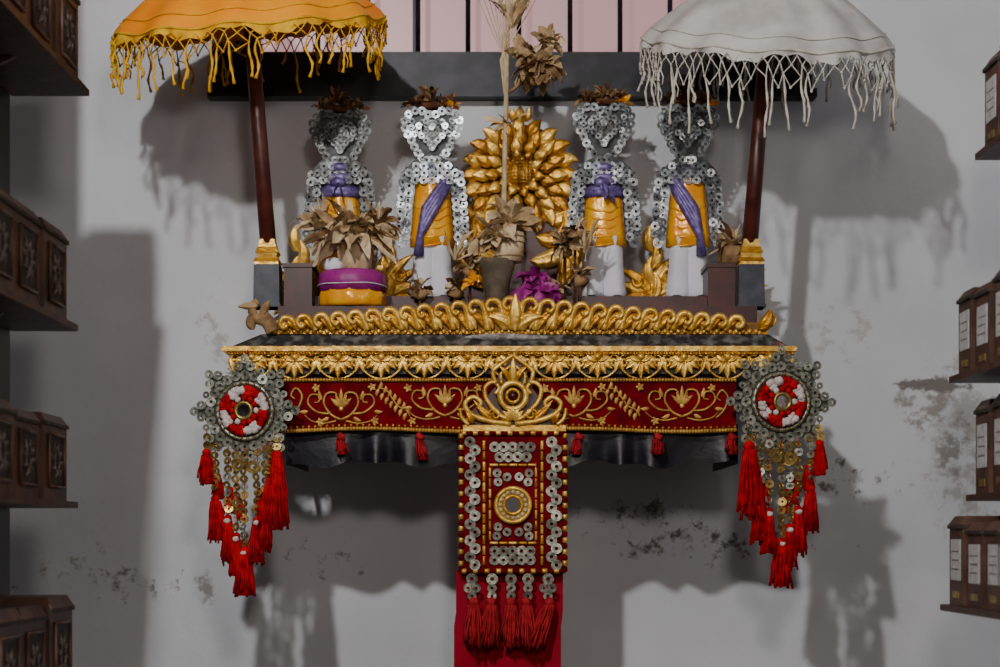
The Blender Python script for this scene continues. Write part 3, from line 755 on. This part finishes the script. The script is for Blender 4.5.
b.cluster(c,34,24*s,6*s,[DRYL,DRYM,DRYD],.3,.9,.5,1.1); b.loft([((c.x,c.y,W(0,264,-.25).z),14*s,14*s),((c.x,c.y,c.z),15*s,15*s)],DRY,16,.05,6); b.done()
b=B('incense_ash_pile')
b.ball((W(508,0,-.40).x,-.40,W(0,338,-.40).z),34*s,mat('ash',(.42,.41,.40),.95,0,(.18,.17,.17),90,.5,120),22,8,(1.2,.25,.12),.12); b.done()

# ---------------------------------------------------------------- manuscript shelves
def lbox(b,x0,x1,y0,y1,z0,h,side,kind):
    g=.004
    b.box((x0,y0+g,z0),(x1,y1-g,z0+h*.86),BOXW)
    b.box((x0-.004,y0+g-.002,z0+h*.86),(x1+.004,y1-g+.002,z0+h*.9),BOXD)
    xs=(x0-.003,x1+.003); ys=(y0+g-.001,y1-g+.001); k=.010
    vs=[(xs[0],ys[0],z0+h*.9),(xs[1],ys[0],z0+h*.9),(xs[1],ys[1],z0+h*.9),(xs[0],ys[1],z0+h*.9),(xs[0]+k,ys[0]+k,z0+h),(xs[1]-k,ys[0]+k,z0+h),(xs[1]-k,ys[1]-k,z0+h),(xs[0]+k,ys[1]-k,z0+h)]
    b.add(vs,[(0,3,2,1),(4,5,6,7),(0,1,5,4),(1,2,6,5),(2,3,7,6),(3,0,4,7)],BOXW,False)
    xf=x1 if side<0 else x0; d=.003 if side<0 else -.003
    w=y1-y0; ya=y0+w*.2; yb=y1-w*.2
    za=z0+h*.16; zb=z0+h*.76
    if kind=='carved':
        b.box((min(xf,xf+d*.6),ya,za),(max(xf,xf+d*.6),yb,zb),BOXD)
        ym=(ya+yb)/2; zm=(za+zb)/2
        for (p,q) in(((ya,za),(yb,za)),((yb,za),(yb,zb)),((yb,zb),(ya,zb)),((ya,zb),(ya,za))):
            b.tube([(xf+d,p[0],p[1]),(xf+d,q[0],q[1])],.003,BOXW,5)
        for k2 in range(8):
            a=k2*pi/4+.4; b.tube([(xf+d*.8,ym+w*.08*math.cos(a),zm+h*.08*math.sin(a)),(xf+d*1.2,ym+w*.16*math.cos(a+.3),zm+h*.15*math.sin(a+.3)),(xf+d*.8,ym+w*.22*math.cos(a),zm+h*.22*math.sin(a))],[.001,.0035,.001],BOXC,6)
        b.tube([(xf+d,ym+.016*math.cos(t*pi/6),zm+.018*math.sin(t*pi/6)) for t in range(13)],.0022,BOXC,5)
    else:
        b.box((min(xf,xf+d*.5),y0+w*.18,z0+h*.28),(max(xf,xf+d*.5),y1-w*.18,z0+h*.74),PAPER)
        for q in range(3): b.box((min(xf,xf+d*.7),y0+w*.28,z0+h*(.4+.1*q)),(max(xf,xf+d*.7),y1-w*.28,z0+h*(.412+.1*q)),BOXC)
        b.box((min(xf,xf+d*.5),y0+w*.3,z0+h*.08),(max(xf,xf+d*.5),y1-w*.3,z0+h*.16),BRASS)
yl=-.75; Dl=CY+yl
xi=(78-500)*Dl/F
b=B('shelf_side_panel')
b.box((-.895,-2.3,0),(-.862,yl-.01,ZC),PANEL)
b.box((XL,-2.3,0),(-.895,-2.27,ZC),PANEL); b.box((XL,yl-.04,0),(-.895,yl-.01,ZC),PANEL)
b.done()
for (py,dx),h in zip(((90,-.02),(325,0),(502,0),(702,-.01)),(.165,.165,.145,.185)):
    z=ZH+(HZ-py)*Dl/F
    b=B('manuscript_shelf'); b.box((-.861,-2.3,z-.011),(xi-dx,yl,z),SHW)
    for yy in(-1.0,-1.6,-2.2): b.prism([(-.861,z-.05),(xi-dx-.06,z-.011),(-.861,z-.011)],yy,yy+.012,SHW)
    b.done()
    b=B('manuscript_box_row'); yy=yl-.012
    for k in range(9):
        w=.15+.01*random.random(); lbox(b,-.855,xi-dx-.016-.004*(k%2),yy-w,yy,z+.0002,h*random.uniform(.96,1.03),-1,'carved'); yy-=w+.004
    b.done()
for py,px,h,yr in ((154,975,.17,-.75),(377,949,.15,-.75),(495,966,.16,-.75),(604,940,.150,-.75),(770,950,.16,-.75)):
    x=(px-500)*Dl/F; z=ZH+(HZ-py)*Dl/F
    b=B('manuscript_shelf'); b.box((x,-2.3,z-.011),(XR,yr,z),SHW)
    for yy in(-.80,-1.5,-2.2): b.prism([(XR,z-.045),(XR,z-.011),(XR-.1,z-.011)],yy-.015,yy,SHW)
    b.done()
    b=B('manuscript_box_row'); yy=-.765
    for k in range(15):
        w=.085+.012*random.random()
        lbox(b,x+.012+.004*(k%3),x+.30,yy-w,yy,z+.0002,h*random.uniform(.92,1.05),1,'label'); yy-=w+.005
    b.done()

# ---------------------------------------------------------------- light
def area(name,loc,target,size,power,col):
    l=bpy.data.lights.new(name,'AREA'); l.shape='DISK'; l.size=size; l.energy=power; l.color=col
    o=bpy.data.objects.new(name,l); o.location=loc; d=Vector(target)-Vector(loc); o.rotation_euler=d.to_track_quat('-Z','Y').to_euler()
    bpy.context.scene.collection.objects.link(o); return o
area('ceiling_lamp',(-.90,-2.0,ZH+1.70),(0,0,ZH+.2),.05,92,(.88,.94,1))
area('ceiling_lamp.001',(-.68,-3.0,ZH+1.75),(0,0,ZH+.2),.10,46,(1,.97,.94))
area('frontal_fill',(.2,-3.6,ZH+.9),(0,0,ZH+.3),.25,15,(1,.88,.78))  # added warm frontal fill, well below the ceiling, to brighten the figures
w=bpy.data.worlds.new('world'); bpy.context.scene.world=w; w.use_nodes=True
w.node_tree.nodes['Background'].inputs[0].default_value=(1,.87,.78,1); w.node_tree.nodes['Background'].inputs[1].default_value=.09
# ---------------------------------------------------------------- camera
cam=bpy.data.cameras.new('camera'); co=bpy.data.objects.new('camera',cam); bpy.context.scene.collection.objects.link(co)
co.location=(0,-CY,ZH); co.rotation_euler=(pi/2,0,0); cam.sensor_width=36; cam.lens=36*F/1000
cam.shift_y=(HZ-333.5)/1000; cam.clip_start=.05
cam.dof.use_dof=True; cam.dof.focus_distance=CY-.42; cam.dof.aperture_fstop=3.0
bpy.context.scene.camera=co
